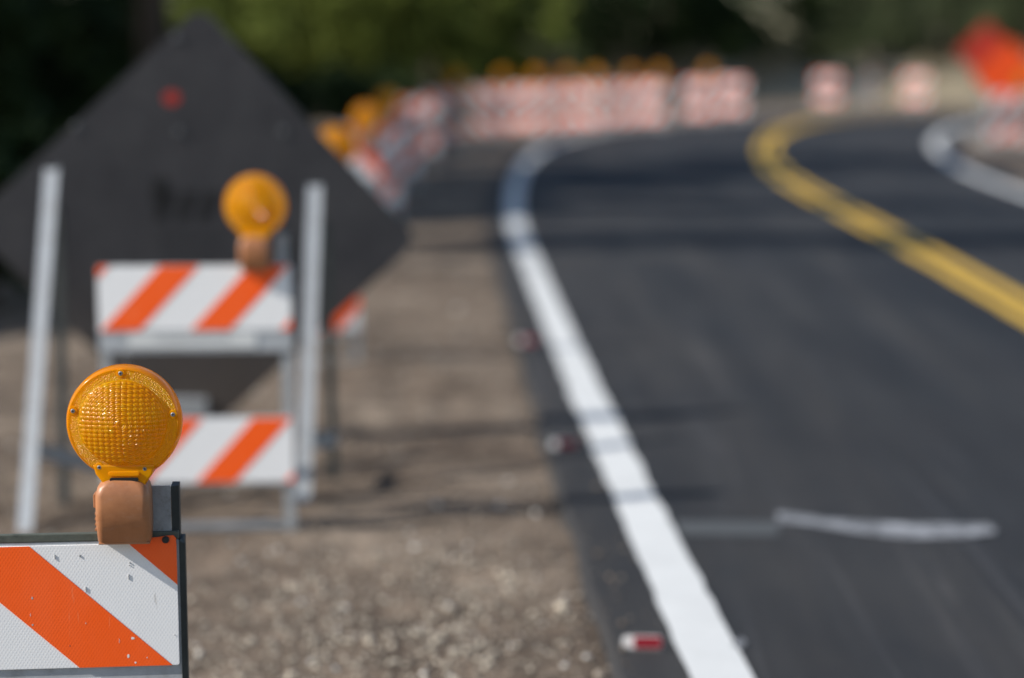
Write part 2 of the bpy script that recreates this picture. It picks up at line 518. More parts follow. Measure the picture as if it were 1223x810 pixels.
# loose stones on the shoulder
def stones(count):
    ico_v, ico_f = [], []
    bm = bmesh.new(); bmesh.ops.create_icosphere(bm, subdivisions=1, radius=1)
    bv = np.array([v.co[:] for v in bm.verts]); bf = np.array([[v.index for v in f.verts] for f in bm.faces]); bm.free()
    V, F, T = [], [], []
    made = 0
    while made < count:
        y = 2.6 + 17 * rng.random() ** 1.6
        ex = float(np.interp(y, aL[:690, 1], aL[:690, 0]))
        x = ex + .005 - rng.random() ** 1.1 * 3.2
        spill = rng.random() < .010
        if spill: x = ex + .01 + .16 * rng.random() ** 2
        dens = noise.noise(Vector((x * .9, y * .6, 21))) + .35
        heap = math.exp(-((x + .38) ** 2 / .22 + (y - 5.25) ** 2 / .5))          # heap of pale gravel in front
        if rng.random() > .16 + .4 * max(0, dens) + 1.1 * heap: continue
        r = .0036 + .0085 * rng.random() ** 2.6 + (.008 if rng.random() < .012 else 0)
        sc = r * (1 + .4 * (rng.random(3) - .5)) * np.array([1.15, 1.0, .7])
        a = rng.random() * 6.28
        rot = np.array([[math.cos(a), -math.sin(a), 0], [math.sin(a), math.cos(a), 0], [0, 0, 1]])
        q = (bv * (1 + .35 * (rng.random((len(bv), 1)) - .5)) * sc) @ rot.T + np.array([x, y, (.03 if spill else ground_h(x, y)) + sc[2] * (.8 if spill else .35)])
        F.append(bf + len(V) * len(bv)); V.append(q)
        t = rng.random()
        if heap > .25 and rng.random() < .6: c = np.array([.37, .325, .26]) * (.6 + .75 * t)
        else: c = (np.array([.18, .145, .115]) if t < .65 else np.array([.26, .222, .18]) if t < .93 else np.array([.50, .48, .44])) * (.6 + .7 * rng.random())
        T.append(np.repeat(np.append(c, 1)[None], len(bv), 0))
        made += 1
    V = np.concatenate(V); F = np.concatenate(F); T = np.concatenate(T)
    return fastmesh('gravel', V, F, T, 'stone')
def fastmesh(name, V, F, T, material):
    me = bpy.data.meshes.new(name)
    k = F.shape[1]
    me.vertices.add(len(V)); me.vertices.foreach_set('co', V.astype(np.float32).ravel())
    me.loops.add(F.size); me.loops.foreach_set('vertex_index', F.astype(np.int32).ravel())
    me.polygons.add(len(F)); me.polygons.foreach_set('loop_start', np.arange(0, F.size, k, dtype=np.int32))
    me.update(calc_edges=True)
    a = me.color_attributes.new('tone', 'FLOAT_COLOR', 'POINT')
    a.data.foreach_set('color', T.astype(np.float32).ravel())
    me.materials.append(M[material])
    me.validate()
    return me
tag(place('gravel', stones(20000)), 'loose pale and brown gravel scattered over the dirt shoulder', 'gravel', kind='stuff')

# sprayed chalk line, spatter and paving joint on the near lane
def ground_poly(name, pts, m, z=.034):
    vs = [G(x, y, z) for x, y in pts]
    return MB().add(vs, [tuple(range(len(vs)))]).build(name, m)
up_ = [(928, 612), (950, 614), (985, 620), (1030, 623), (1080, 625), (1130, 626), (1180, 626), (1190, 630)]
lo_ = [(1188, 637), (1150, 641), (1100, 643), (1060, 641), (1010, 634), (970, 627), (940, 624), (929, 625)]
tag(ground_poly('chalk_mark', up_ + lo_, 'chalk'), 'long pale sprayed chalk streak across the dark asphalt lane', 'road mark')
tag(ground_poly('paint_spatter', [(877, 764), (886, 761), (892, 766), (888, 773), (880, 774), (874, 770)], 'chalk'), 'small pale paint spot on asphalt beside the white edge line', 'road mark')
struct(ground_poly('paving_joint', [(806, 622), (930, 623), (930, 640), (815, 639)], 'joint_seal', .0335))

# ------------------------------------------------------------------ road markers
def marker(px, py, label):
    p = G(px, py, .03)
    t = thing('road_marker', label, 'road marker', p, R(rng.uniform(-4, 4)), 'reflective markers beside the edge line')
    MB().prism(rrect(-.051, .051, .002, .036, .012), 0, .003).build('upright_blade', 'marker_white', t)
    MB().prism(rrect(-.022, .049, .005, .034, .008), -.003, 0).build('red_reflector', 'marker_red', t)
    MB().box(-.05, .05, -.012, .032, .0005, .004).build('base_strip', 'marker_base', t, bevel=.001)
marker(767, 776, 'red and white reflective marker by the white line, first from the amber warning light')
marker(673, 536, 'red and white reflective marker by the white line, second of three')
marker(629, 411, 'small red and white reflective marker level with the dark sign, third of three')

# ------------------------------------------------------------------ barricades with warning lights
LR = .0965
def lens_mesh(hi):
    nr, na = (96, 384) if hi else (16, 40)
    V, F = [], []
    def height(x, z):
        r = math.hypot(x, z); q = r / LR
        if q < .766:
            h = .022 + .016 * (1 - (q / .766) ** 2)
            if hi:
                px_, pz_ = .0098, .0074
                h += .0019 * (.9 * abs(math.sin(math.pi * x / px_)) ** .6 + abs(math.sin(math.pi * z / pz_)) ** .6) * min(1, (.766 - q) / .03)
                if q < .10: h += .0007 * math.cos(q / .10 * math.pi * 2.5)
            return h
        if q < .80: return .022
        if q < .945: return .021
        if q < .955: return .0222
        return .0222 - .012 * ((q - .955) / .045) ** 1.5
    rs = np.linspace(0, 1, nr + 1)[1:]
    if not hi: rs = np.array([.1, .2, .3, .4, .5, .6, .68, .74, .766, .8, .86, .905, .93, .96, .985, 1.0])
    for sgn in (-1, 1):
        o = len(V)
        V.append((0, sgn * height(0, 0), 0))
        for q in rs:
            for j in range(na):
                t = 2 * math.pi * j / na
                x, z = q * LR * math.cos(t), q * LR * math.sin(t)
                V.append((x, sgn * height(x, z), z))
        F += [(o, o + 1 + j, o + 1 + (j + 1) % na) for j in range(na)]
        for i in range(len(rs) - 1):
            a = o + 1 + i * na
            F += [(a + j, a + na + j, a + na + (j + 1) % na, a + (j + 1) % na) for j in range(na)]
    a = 1 + (len(rs) - 1) * na; b = a + 1 + len(rs) * na
    F += [(a + j, b + j, b + (j + 1) % na, a + (j + 1) % na) for j in range(na)]
    mb = MB().add(V, F)
    return mb.mesh('lens', 'amber_prism', 50)
def collar_mesh():
    mb = MB()
    # flared amber neck under the lens, in front and behind
    prof = [(-.052, .004), (-.048, -.012), (-.036, -.028), (-.034, -.036), (.034, -.036), (.036, -.028), (.048, -.012), (.052, .004)]
    mb.prism([(x, z) for x, z in prof][::1], -.024, .024)
    return mb.mesh('collar', 'amber_plain', False, .003)
def case_mesh(hi):
    # brown battery case: rounded block, lower front tapering inwards
    mb = MB()
    rings = [(.000, .041, .021, .008), (.004, .0445, .024, .010), (.030, .046, .0315, .012), (.044, .046, .0375, .013), (.085, .0455, .037, .013), (.098, .042, .034, .014), (.106, .034, .029, .014), (.110, .027, .025, .014)]
    k = 6
    vs = []
    for z, hx, hy, r in rings:
        vs += [(x, y, z) for x, y in rrect(-hx, hx, -hy, hy, r, k)]
    nn = 4 * (k + 1)
    fs = [tuple(range(nn - 1, -1, -1)), tuple(range((len(rings) - 1) * nn, len(rings) * nn))]
    for i in range(len(rings) - 1):
        fs += [(i * nn + j, i * nn + (j + 1) % nn, (i + 1) * nn + (j + 1) % nn, (i + 1) * nn + j) for j in range(nn)]
    mb.add(vs, fs)
    return mb.mesh('battery_case', 'brown_plastic', 40)
LENS_HI, LENS_LO = lens_mesh(True), lens_mesh(False)
COLLAR, CASE = collar_mesh(), case_mesh(True)
SLOT = MB().prism(rrect(-.024, .024, -.003, .003, .0028), -.004, 0).mesh('slot', 'black_hole')
LIP = MB().prism(rrect(-.026, .026, -.004, .004, .0038), -.004, 0).mesh('lip', 'amber_plain', False, .001)
mb = MB()
for zz, rr in ((0, .0038), (-.0012, .0034)):
    pass
mb.tube([(0, .002, 0), (0, -.0012, 0), (0, -.0022, 0)], [.0037, .0037, .0029], 14)
SCREW = mb.mesh('screw', 'screw_steel', 30)
BOSS = MB().tube([(0, .003, 0), (0, -.0006, 0)], [.0085, .0070], 16).mesh('screw_boss', 'amber_plain', 30)
RECESS = MB().prism([(-.0021, -.0006), (-.0006, -.0006), (-.0006, -.0021), (.0006, -.0021), (.0006, -.0006), (.0021, -.0006), (.0021, .0006), (.0006, .0006), (.0006, .0021), (-.0006, .0021), (-.0006, .0006), (-.0021, .0006)], -.0003, .0).mesh('screw_recess', 'black_hole')
SWITCH = MB().prism(rrect(-.004, .004, -.012, .012, .003), -.012, .012).mesh('switch', 'brown_plastic', False, .001)

def warning_light(parent, x, z, y=-.012, yaw=0.0, hi=False):
    """z: height of the lens centre"""
    ln = place('lens', LENS_HI if hi else LENS_LO, parent, (x, y, z), yaw)
    cs = place('battery_case', CASE, parent, (x - .004, y - .002, z - LR - .110), yaw * .4)
    place('collar', COLLAR, ln, (0, 0, -LR + .022))
    if hi:
        place('lip', LIP, ln, (0, -.0235, -LR + .011)); place('slot', SLOT, ln, (0, -.0235, -LR + .001))
        for a in (91, 165, 10, 241, 294):
            sx, sz = LR * .885 * math.cos(R(a)), LR * .885 * math.sin(R(a))
            place('screw_boss', BOSS, ln, (sx, -.0225, sz))
            place('screw', SCREW, ln, (sx, -.0222, sz))
            place('screw_recess', RECESS, ln, (sx, -.0243, sz))
        MB().box(-.043, .043, -.0225, .0225, -.0015, .0015).build('base_flange', 'brown_plastic', cs, bevel=.001)
        place('switch', SWITCH, cs, (-.047, .0, .072))
        for i in range(4):
            place('rib', MB().box(-.0495, -.044, -.012 + .001 * i, .006, .020 + .009 * i, .024 + .009 * i).mesh('rib', 'brown_plastic', False, .0008), cs)
    return ln

mesh_cache = {}
def stripes(parent, x0, x1, z0, z1, y, period, wide, slant, phase, direction, name='orange_stripe', key=None):
    """parallelogram stripes clipped to the sheeting; slant = horizontal run over the sheeting height"""
    k = -3
    while k < 8:
        xb = x0 + phase + k * period
        run = slant * direction
        poly = [(xb, z0), (xb + wide, z0), (xb + wide + run, z1), (xb + run, z1)]
        c = clip(poly, x0, x1, z0, z1)
        if len(c) >= 3:
            place(name, MB().prism(c, y - .0012, y).mesh(name, 'orange_sheeting'), parent)
        k += 1
def barricade(label, loc, rotz, top=.86, low=.38, direction=1, period=.282, wide=.130, phase=.0, slant=.19, slant_low=.19, phase_low=None, hi=False, lamp=True, lampx=.200, lamp_h=.205, board='grey_board', group=None, yaw=0.0, name='barricade'):
    t = thing(name, label, 'barricade', loc, rotz, group)
    W = .305
    post = lambda sx: [(0, 0), (sx * .034, 0), (sx * .034, .034), (sx * .030, .034), (sx * .030, .004), (0, .004)]
    # front legs (steel angle) stand straight, rear legs splay back from a hinge near the top
    for sx in (-1, 1):
        xe = sx * (W - .002)
        sec = [(xe, .004), (xe - sx * .034, .004), (xe - sx * .034, .008), (xe - sx * .004, .008), (xe - sx * .004, .038), (xe, .038)]
        k = len(sec)
        ztop = top - .02
        vs = [(x, y, 0) for x, y in sec] + [(x, y, ztop) for x, y in sec]
        MB().add(vs, [tuple(range(k)), tuple(range(k, 2 * k))] + [(i, (i + 1) % k, (i + 1) % k + k, i + k) for i in range(k)]).build('leg', 'galvanised', t)
        MB().bar((sx * (W - .045), .045, top - .06), (sx * (W - .045), .52, .0), [(-.016, -.002), (.016, -.002), (.016, .016), (.012, .016), (.012, .002), (-.016, .002)], (1, 0, 0)).build('leg', 'galvanised', t)
    MB().box(-W + .04, W - .04, .010, .034, .004, .024).build('foot_rail', 'zinc_dark', t, bevel=.002)
    MB().box(-W + .06, W - .06, .478, .484, .05, .085).build('rear_rail', 'galvanised', t)
    # upper board carries the striped sheeting and a plain strip with a maker's label
    zb = top - (.29 if hi else .275)
    ub = MB().prism(rrect(-W, W, zb, top + (.004 if hi else 0), .004 if hi else .008), -.002 if hi else -.004, .004).build('upper_board', board, t)
    if hi:
        MB().box(-W, W, -.0035, .0075, top + .0045, top + .019).build('top_cap', 'green_board', ub, bevel=.002)
        MB().add([(x_, y_, z_) for z_ in (zb - .01, top - .004, top + .004) for x_, y_ in ((W + .0005, -.007), (W + (.007 if z_ > top else .0100), .003 + (.004 if z_ > top else 0)), (W + .009, .040), (W + .0005, .040))],
                 [(0, 3, 2, 1), (8, 9, 10, 11)] + [(r_ * 4 + i, r_ * 4 + (i + 1) % 4, r_ * 4 + 4 + (i + 1) % 4, r_ * 4 + 4 + i) for r_ in (0, 1) for i in range(4)]).build('edge_cap', 'dark_frame', ub, bevel=.0015)
    z0, z1 = top - (.217 if hi else .205), top - .001
    MB().prism(rrect(-W + .002, W - .004, z0, z1, .004), -.006, -.0022 if hi else -.004).build('white_sheeting', 'white_sheeting', ub)
    stripes(ub, -W + .002, W - .004, z0, z1, -.006, period, wide, slant, phase, direction)
    lb = MB().prism(rrect(-W, W, low - .215, low, .008), -.004, .004).build('lower_board', board, t)
    MB().prism(rrect(-W + .002, W - .004, low - .211, low - .003, .004), -.006, -.004).build('white_sheeting', 'white_sheeting', lb)
    stripes(lb, -W + .002, W - .004, low - .211, low - .003, -.006, period, wide, slant_low, phase if phase_low is None else phase_low, direction)
    if hi or lamp:
        # short steel post that carries the warning light, its shaded side flange coloured dark
        MB().box(W - .046, W - .0125, .001, .0042, top - .04, top + .098).build('lamp_post', 'zinc_dark' if hi else 'galvanised', t)  # near post darkened in place of the lamp's shadow
        MB().add([(W - .012, .003, z_) for z_ in (top - .04, top + .096)] + [(W + .001, .010, z_) for z_ in (top - .04, top + .096)] + [(W + .001, .045, z_) for z_ in (top - .04, top + .096)] + [(W - .012, .045, z_) for z_ in (top - .04, top + .096)],
                 [(0, 1, 3, 2), (2, 3, 5, 4), (4, 5, 7, 6), (6, 7, 1, 0), (0, 2, 4, 6), (1, 7, 5, 3)]).build('shaded_flange', 'dark_frame', t)
        warning_light(t, lampx, top + lamp_h, yaw=yaw, hi=hi)
    return t

# --- the sharp barricade in front
B1_T = 3.40
lc = P(149, 503, B1_T)
B1_ROT = R(5.5)
B1_TOP = lc.z - .214
LX = .220
base = lc - Matrix.Rotation(B1_ROT, 3, 'Z') @ Vector((LX, -.012, 0))
b1 = barricade('sharp amber warning light on dark edged orange and white barricade with backslash stripes', (base.x, base.y, 0), B1_ROT, top=B1_TOP, low=.30, direction=-1,
               period=.326, wide=.158, phase=.108, slant=.236, hi=True, lampx=LX, lamp_h=.214, board='grey_board', yaw=R(-3))
ub1 = [c for c in b1.children if c.name.startswith('upper_board')][0]
# peeling tab of sheeting over the top corner, bolt, label and knocks in the sheeting
MB().prism([(.243, B1_TOP - .002), (.3005, B1_TOP - .002), (.3005, B1_TOP + .008), (.296, B1_TOP + .013), (.285, B1_TOP + .0125), (.270, B1_TOP + .0105), (.255, B1_TOP + .0095), (.240, B1_TOP + .009)], -.0078, -.0068).build('sheeting_tab', 'orange_sheeting', ub1)
MB().tube([(.283, -.006, B1_TOP + .006), (.283, -.011, B1_TOP + .006), (.283, -.0125, B1_TOP + .006)], [.0062, .0062, .0045], 14).build('bolt', 'dark_frame', ub1, 30)
MB().prism(rrect(-.16, .168, B1_TOP - .278, B1_TOP - .238, .002), -.0035, -.002).build('label_plate', 'label_white', ub1)
def knock(x, z, r, m, tall=1.0):
    k = 9
    r *= .85
    pts = [(x + r * math.cos(2 * math.pi * i / k) * random.uniform(.5, 1.1), z + tall * r * math.sin(2 * math.pi * i / k) * random.uniform(.5, 1.1)) for i in range(k)]
    MB().prism(pts, -.00745, -.0060).build('scuff', m, ub1)
def on_panel(px, py):          # photo pixel -> local x,z on the front of this board
    q = (b1.location.x + math.cos(B1_ROT) * .2, b1.location.y + math.sin(B1_ROT) * .2)
    nrm = Vector((math.sin(B1_ROT), -math.cos(B1_ROT), 0))
    d = ray(px, py); o = Vector((0, 0, CAM_H))
    t_ = (Vector((q[0], q[1], 0)) - o).dot(nrm) / d.dot(nrm)
    h = o + d * t_
    l = Matrix.Rotation(-B1_ROT, 3, 'Z') @ (h - Vector((b1.location.x, b1.location.y, 0)))
    return l.x, l.z
for px, py, r_, m_, tall in ((39, 713, .0026, 'chip_grey', 1.4), (39.5, 745, .0022, 'chip_grey', 1.5), (159, 761, .0042, 'chip_pale', .9), (154, 782, .0034, 'chip_pale', 1.3), (162, 790, .003, 'chip_pale', .8),
                             (103, 703, .0012, 'chip_grey', 6), (96, 663, .0007, 'chip_dark', 5), (155, 674, .0013, 'chip_grey', 1.6), (155.5, 671, .0006, 'chip_dark', 4),
                             (154, 688, .0008, 'chip_grey', 8), (66, 664, .0009, 'chip_grey', 6), (103, 743, .0010, 'chip_pale', 1.6), (84, 770, .0007, 'chip_dark', 3),
                             (176, 784, .0014, 'chip_pale', 1), (143, 764, .0006, 'chip_pale', 10), (209, 757, .0008, 'chip_grey', 1.4), (37, 733, .0005, 'chip_pale', 10)):
    knock(*on_panel(px, py), r_, m_, tall)
lp = [c for c in b1.children if c.name.startswith('lamp_post')][0]
MB().tube([(.272, .010, B1_TOP + .084), (.272, .0015, B1_TOP + .084)], .0042, 12).build('bolt_hole', 'black_hole', lp)

# --- second barricade, fully in view
B2_ROT = R(3)
lc = P(305, 245, 6.30)
base = lc - Matrix.Rotation(B2_ROT, 3, 'Z') @ Vector((.195, -.012, 0))
b2 = barricade('blurred two board barricade with amber light standing just before the dark diamond sign', (base.x, base.y, 0), B2_ROT, top=lc.z - .19, low=.375, direction=1,
               period=.282, wide=.122, phase=.006, slant=.19, slant_low=.185, phase_low=.012, lampx=.195, lamp_h=.19, yaw=R(-6))
ub2 = [c for c in b2.children if c.name.startswith('upper_board')][0]
zt = lc.z - .19
lbl = MB().prism(rrect(-.21, .19, zt - .262, zt - .214, .004), -.0065, -.004).build('label_plate', 'label_white', ub2)
ink = MB()
xk = -.13
while xk < .11:
    wd = random.uniform(.006, .014)
    ink.box(xk, xk + wd, -.0072, -.0066, zt - .240 + random.uniform(0, .004), zt - .222)
    xk += wd + random.uniform(.004, .007)
ink.build('label_print', 'label_ink', ub2)

# --- the row along the outside of the bend
def row_barricade(lamp_px, Y, rot, label, group=None, **kw):
    X = (lamp_px - CX) / F_PX * (Y * CP + .5 * SP)
    c = Matrix.Rotation(R(rot), 3, 'Z') @ Vector((.195, 0, 0))
    return barricade(label, (X - c.x, Y - c.y, 0), R(rot), group=group, **kw)
row_barricade(401, 9.75, 8, 'barricade half hidden behind the right corner of the dark diamond sign', direction=1, phase=.09, slant=.19)
row_barricade(437, 13.6, 8, 'white and orange barricade peeking past the dark sign, second amber light beyond it', direction=-1, phase=.02)
row_barricade(463, 17.6, 6, 'shaded barricade behind the two amber lights beside the dark sign', 'shaded barricades where the bend begins')
row_barricade(487, 21.8, 4, 'unlit barricade in tree shade next after the last amber light beside the dark sign', 'shaded barricades where the bend begins', lamp=False)
row_barricade(512, 26.2, 2, 'unlit barricade in tree shade just before the lone lit barricade with amber light', 'shaded barricades where the bend begins', lamp=False)
row_barricade(545, 30.6, 0, 'lit barricade with amber light standing alone left of the tight sunlit row', direction=-1, phase=.05)
ORD = ('first', 'second', 'third', 'fourth', 'fifth', 'sixth', 'seventh')
SUNROW = '%s barricade of the tight sunlit row on the bend, counted from the sign'
for i, (lx, Y) in enumerate(((600, 33.2), (640, 34.2), (677, 35.0), (711, 35.8), (755, 37.0), (788, 37.8))):
    row_barricade(lx, Y, -4 - 2 * i + (6, -7, 3, -4, 8, -3)[i], SUNROW % ORD[i], 'tight sunlit row of barricades', direction=1 if i % 3 else -1, phase=.05 * i)
row_barricade(845, 40.2, -14, 'lone barricade with amber light just past the tight sunlit row', phase=.1)
row_barricade(885, 42.6, -16, 'low barricade without light in shade between the sunlit row and the dry bank', lamp=False)
row_barricade(998, 49.5, -18, 'pale barricade before the dry grass bank where the yellow lines vanish', lamp=False, phase=.12)
row_barricade(1046, 52.0, 58, 'faint barricade between the two pale ones before the dry bank', lamp=False, direction=-1)
row_barricade(1104, 50.0, -18, 'pinkish barricade before the dry bank nearest the orange signs', lamp=False, phase=.2)
row_barricade(1222, 30.0, 4, 'barricade on the dirt inside the bend below the orange sign', phase=.07)

# ------------------------------------------------------------------ the dark diamond sign seen from behind
SIDE = 1.219; HD = SIDE / math.sqrt(2)
bot = G(229, 528)
sg = thing('diamond_sign', 'large dark diamond sign seen from its back, leaning on grey legs behind the second barricade', 'sign', (bot.x, bot.y, 0), R(6))
def diamond(hd, r, k=6):
    pts = []
    q = hd - r * math.sqrt(2)
    for cx_, cz_, a in ((q, 0, -45), (0, q, 45), (-q, 0, 135), (0, -q, 225)):
        for i in range(k + 1):
            t = R(a + 90 * i / k)
            pts.append((cx_ + r * math.cos(t), cz_ + r * math.sin(t)))
    return pts
LEAN, ROLL = R(4), R(2.6)
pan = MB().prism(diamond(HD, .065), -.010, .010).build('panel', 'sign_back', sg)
pan.rotation_euler = (LEAN, ROLL, 0)
pan.location = (0, 0, .012)
pan.matrix_local = Matrix.Translation((0, 0, .004)) @ Matrix.Rotation(LEAN, 4, 'X') @ Matrix.Rotation(ROLL, 4, 'Y') @ Matrix.Translation((0, 0, HD - .026))
bpy.context.view_layer.update()
inv = pan.matrix_world.inverted()
def on_sign(px, py):
    o = inv @ Vector((0, 0, CAM_H)); d = inv.to_3x3() @ ray(px, py)
    t_ = (-.010 - o.y) / d.y
    h = o + d * t_
    return h.x, h.z
def sign_patch(name, pts, m, proud=.0012):
    q = [on_sign(*p) for p in pts]
    area = sum(q[i][0] * q[(i + 1) % len(q)][1] - q[(i + 1) % len(q)][0] * q[i][1] for i in range(len(q)))
    if area < 0: q = q[::-1]
    return MB().prism(q, -.010 - proud, -.010).build(name, m, pan)
def blob(cx_, cy_, rx, ry, k=14, j=.25):
    return [(cx_ + rx * math.cos(2 * math.pi * i / k) * random.uniform(1 - j, 1 + j), cy_ + ry * math.sin(2 * math.pi * i / k) * random.uniform(1 - j, 1 + j)) for i in range(k)]
sign_patch('red_dot', blob(205, 117, 10, 8.5, 20, .02), 'red_dot')
# sprayed stencil: one heavy letter, a row of slanting strokes, two faint rows under it
sign_patch('stencil_letter', [(181, 213), (200, 213), (203, 232), (196, 242), (188, 246), (180, 244), (182, 230)], 'stencil_black')
for x0_ in (184, 210, 236):
    sign_patch('stencil_letter', [(x0_ + 10, 228), (x0_ + 27, 228), (x0_ + 20, 248), (x0_ + 12, 264), (x0_, 264), (x0_ + 4, 246)], 'stencil_black')
for yy in (278, 297):
    xk = 190
    while xk < 262:
        wd = random.uniform(6, 12)
        sign_patch('stencil_letter', [(xk, yy), (xk + wd, yy), (xk + wd - 1, yy + 9), (xk - 1, yy + 9)], 'stencil_faded')
        xk += wd + random.uniform(2, 4)
for px, py in ((211, 45), (91, 151), (339, 157), (214, 157)):
    x_, z_ = on_sign(px, py)
    MB().tube([(x_, -.010, z_), (x_, -.014, z_), (x_, -.016, z_)], [.014, .014, .009], 14).build('bolt', 'bolt_dull', pan, 30)
x_, z_ = on_sign(232, 487)
MB().box(x_ - .10, x_ + .05, -.045, -.0105, z_ - .045, z_ + .04).build('foot_bracket', 'galvanised', pan, bevel=.003)
# stand: two lit front legs, two rear legs coloured dark for their shade, braces; built in world points, then parented
iw = sg.matrix_world.inverted()
def stand_bar(name, a, b, wd, m='galvanised'):
    a, b = iw @ a, iw @ b
    return MB().bar(a, b, [(-wd / 2, -.003), (wd / 2, -.003), (wd / 2, .022), (wd / 2 - .004, .022), (wd / 2 - .004, .003), (-wd / 2, .003)], (0, -1, 0)).build(name, m, sg)
TL, BL = P(62, 203, 7.22), G(30, 638)
TR, BR = P(376, 222, 7.30), G(362, 600)
stand_bar('front_leg', BL, TL, .050); stand_bar('front_leg', BR, TR, .050)
RL, RR_ = G(76, 606), G(398, 575)
hl = TL + (BL - TL) * .12; hr = TR + (BR - TR) * .12
stand_bar('rear_leg', RL + Vector((0, .02, 0)), hl + Vector((.02, .05, 0)), .034, 'dark_frame'); stand_bar('rear_leg', RR_ + Vector((0, .02, 0)), hr + Vector((.04, .05, 0)), .034, 'dark_frame')
ml = BL + (TL - BL) * .21
stand_bar('brace', ml + Vector((.01, .03, 0)), PY(215, 580, ml.y + .25), .045)
mr = BR + (TR - BR) * .18
stand_bar('brace', mr + Vector((.01, .02, .0)), PY(401, 523, RR_.y + .03), .035)

# ------------------------------------------------------------------ orange roll-up signs inside the bend
def rollup(px, py, Y, hd, m, label):
    c = PY(px, py, Y)
    t = thing('rollup_sign', label, 'sign', (c.x, c.y, 0), R(3))
    p = MB().prism(diamond(hd, .04), -.006, .006).build('panel', m, t); p.location = (0, -.03, c.z)
    MB().box(-.016, .016, -.016, .016, .12, c.z + hd * .9).build('mast', 'galvanised', t)
    MB().bar((-hd * .9, -.018, c.z), (hd * .9, -.018, c.z), [(-.01, -.004), (.01, -.004), (.01, .004), (-.01, .004)]).build('cross_spar', 'galvanised', t)
    for sx in (-1, 1):
        for sy in (-1, 1):
            MB().bar((sx * .02, sy * .02, .16), (sx * .55, sy * .42, .0), [(-.014, -.014), (.014, -.014), (.014, .014), (-.014, .014)]).build('leg', 'galvanised', t)
rollup(1204, 90, 31.2, .56, 'sign_orange', 'bright orange diamond sign above the barricade inside the bend')
rollup(1177, 62, 35.5, .52, 'sign_red_shaded', 'red orange diamond sign half hidden behind the brighter one')

# ------------------------------------------------------------------ trees and shrubs
def leaf_cloud(centres, radii, count, size, flat=1.0):
    """leaf-sized quads around clump centres"""
    k = rng.integers(0, len(centres), count)
    d = rng.normal(size=(count, 3)); d /= np.linalg.norm(d, axis=1)[:, None]
    c = centres[k] + d * (radii[k] * rng.random(count) ** .45)[:, None] * np.array([1, 1, flat])
    a = rng.normal(size=(count, 3)); a /= np.linalg.norm(a, axis=1)[:, None]
    b = np.cross(a, rng.normal(size=(count, 3))); b /= np.linalg.norm(b, axis=1)[:, None]
    s_ = size * (.6 + .8 * rng.random(count))[:, None]
    a = a * s_; b = b * s_ * .55
    V = np.stack([c - a, c + b * .9 - a * .1, c + a, c - b * .9 - a * .1], 1).reshape(-1, 3)
    F = np.arange(4 * count).reshape(-1, 4)
    tone = np.clip(rng.normal(.5, .22, len(centres))[k] + rng.normal(0, .14, count), 0, 1)
    T = np.repeat(np.stack([tone, tone, tone, np.ones(count)], 1), 4, 0)
    return V, F, T
def tree(name, label, loc, h, crown, m, trunk_r=.16, leaves=5000, leaf=.12, clumps=34, group=None, limbs=6):
    """crown = (rx, ry, rz, centre height)"""
    x, y = loc
    t = thing(name, label, 'tree' if 'tree' in name else 'shrub', (x, y, 0), 0, group)
    rx, ry, rz, zc = crown
    lean = (random.uniform(-.3, .3), random.uniform(-.3, .3))
    top = zc + rz * .5
    mb = MB()
    mb.tube([(lean[0] * q * q * 2, lean[1] * q * q * 2, q * top - .05) for q in (0, .12, .3, .55, .8, 1)], [trunk_r * k_ for k_ in (1.35, 1.05, .9, .7, .45, .2)], 9)
    mb.build('trunk', 'bark', t, True)
    cs, rs_ = [], []
    for i in range(clumps):
        u = rng.normal(size=3); u /= np.linalg.norm(u)
        q = rng.random() ** .4
        cs.append(np.array([u[0] * rx, u[1] * ry, u[2] * rz]) * q * .85 + np.array([0, 0, zc])); rs_.append(.30 * (rx * ry * rz) ** (1 / 3) * rng.uniform(.6, 1.3))
    cs = np.array(cs); rs_ = np.array(rs_)
    for i in range(limbs):
        e = cs[i]; z0_ = max(.2, min(e[2] - .2, top * rng.uniform(.35, .75)))
        q0 = z0_ / top
        s0 = Vector((lean[0] * q0 * q0 * 2, lean[1] * q0 * q0 * 2, z0_))
        e = Vector(e); mid_ = (s0 + e) / 2 + Vector((0, 0, .15 * rz))
        MB().tube([s0, mid_, e], [trunk_r * .45, trunk_r * .3, trunk_r * .1], 6).build('limb', 'bark', t, True)
    V, F, T = leaf_cloud(cs, rs_, leaves, leaf)
    V[:, 2] = np.maximum(V[:, 2], .02)
    place('crown', fastmesh('crown', V, F, T, m), t)
    return t
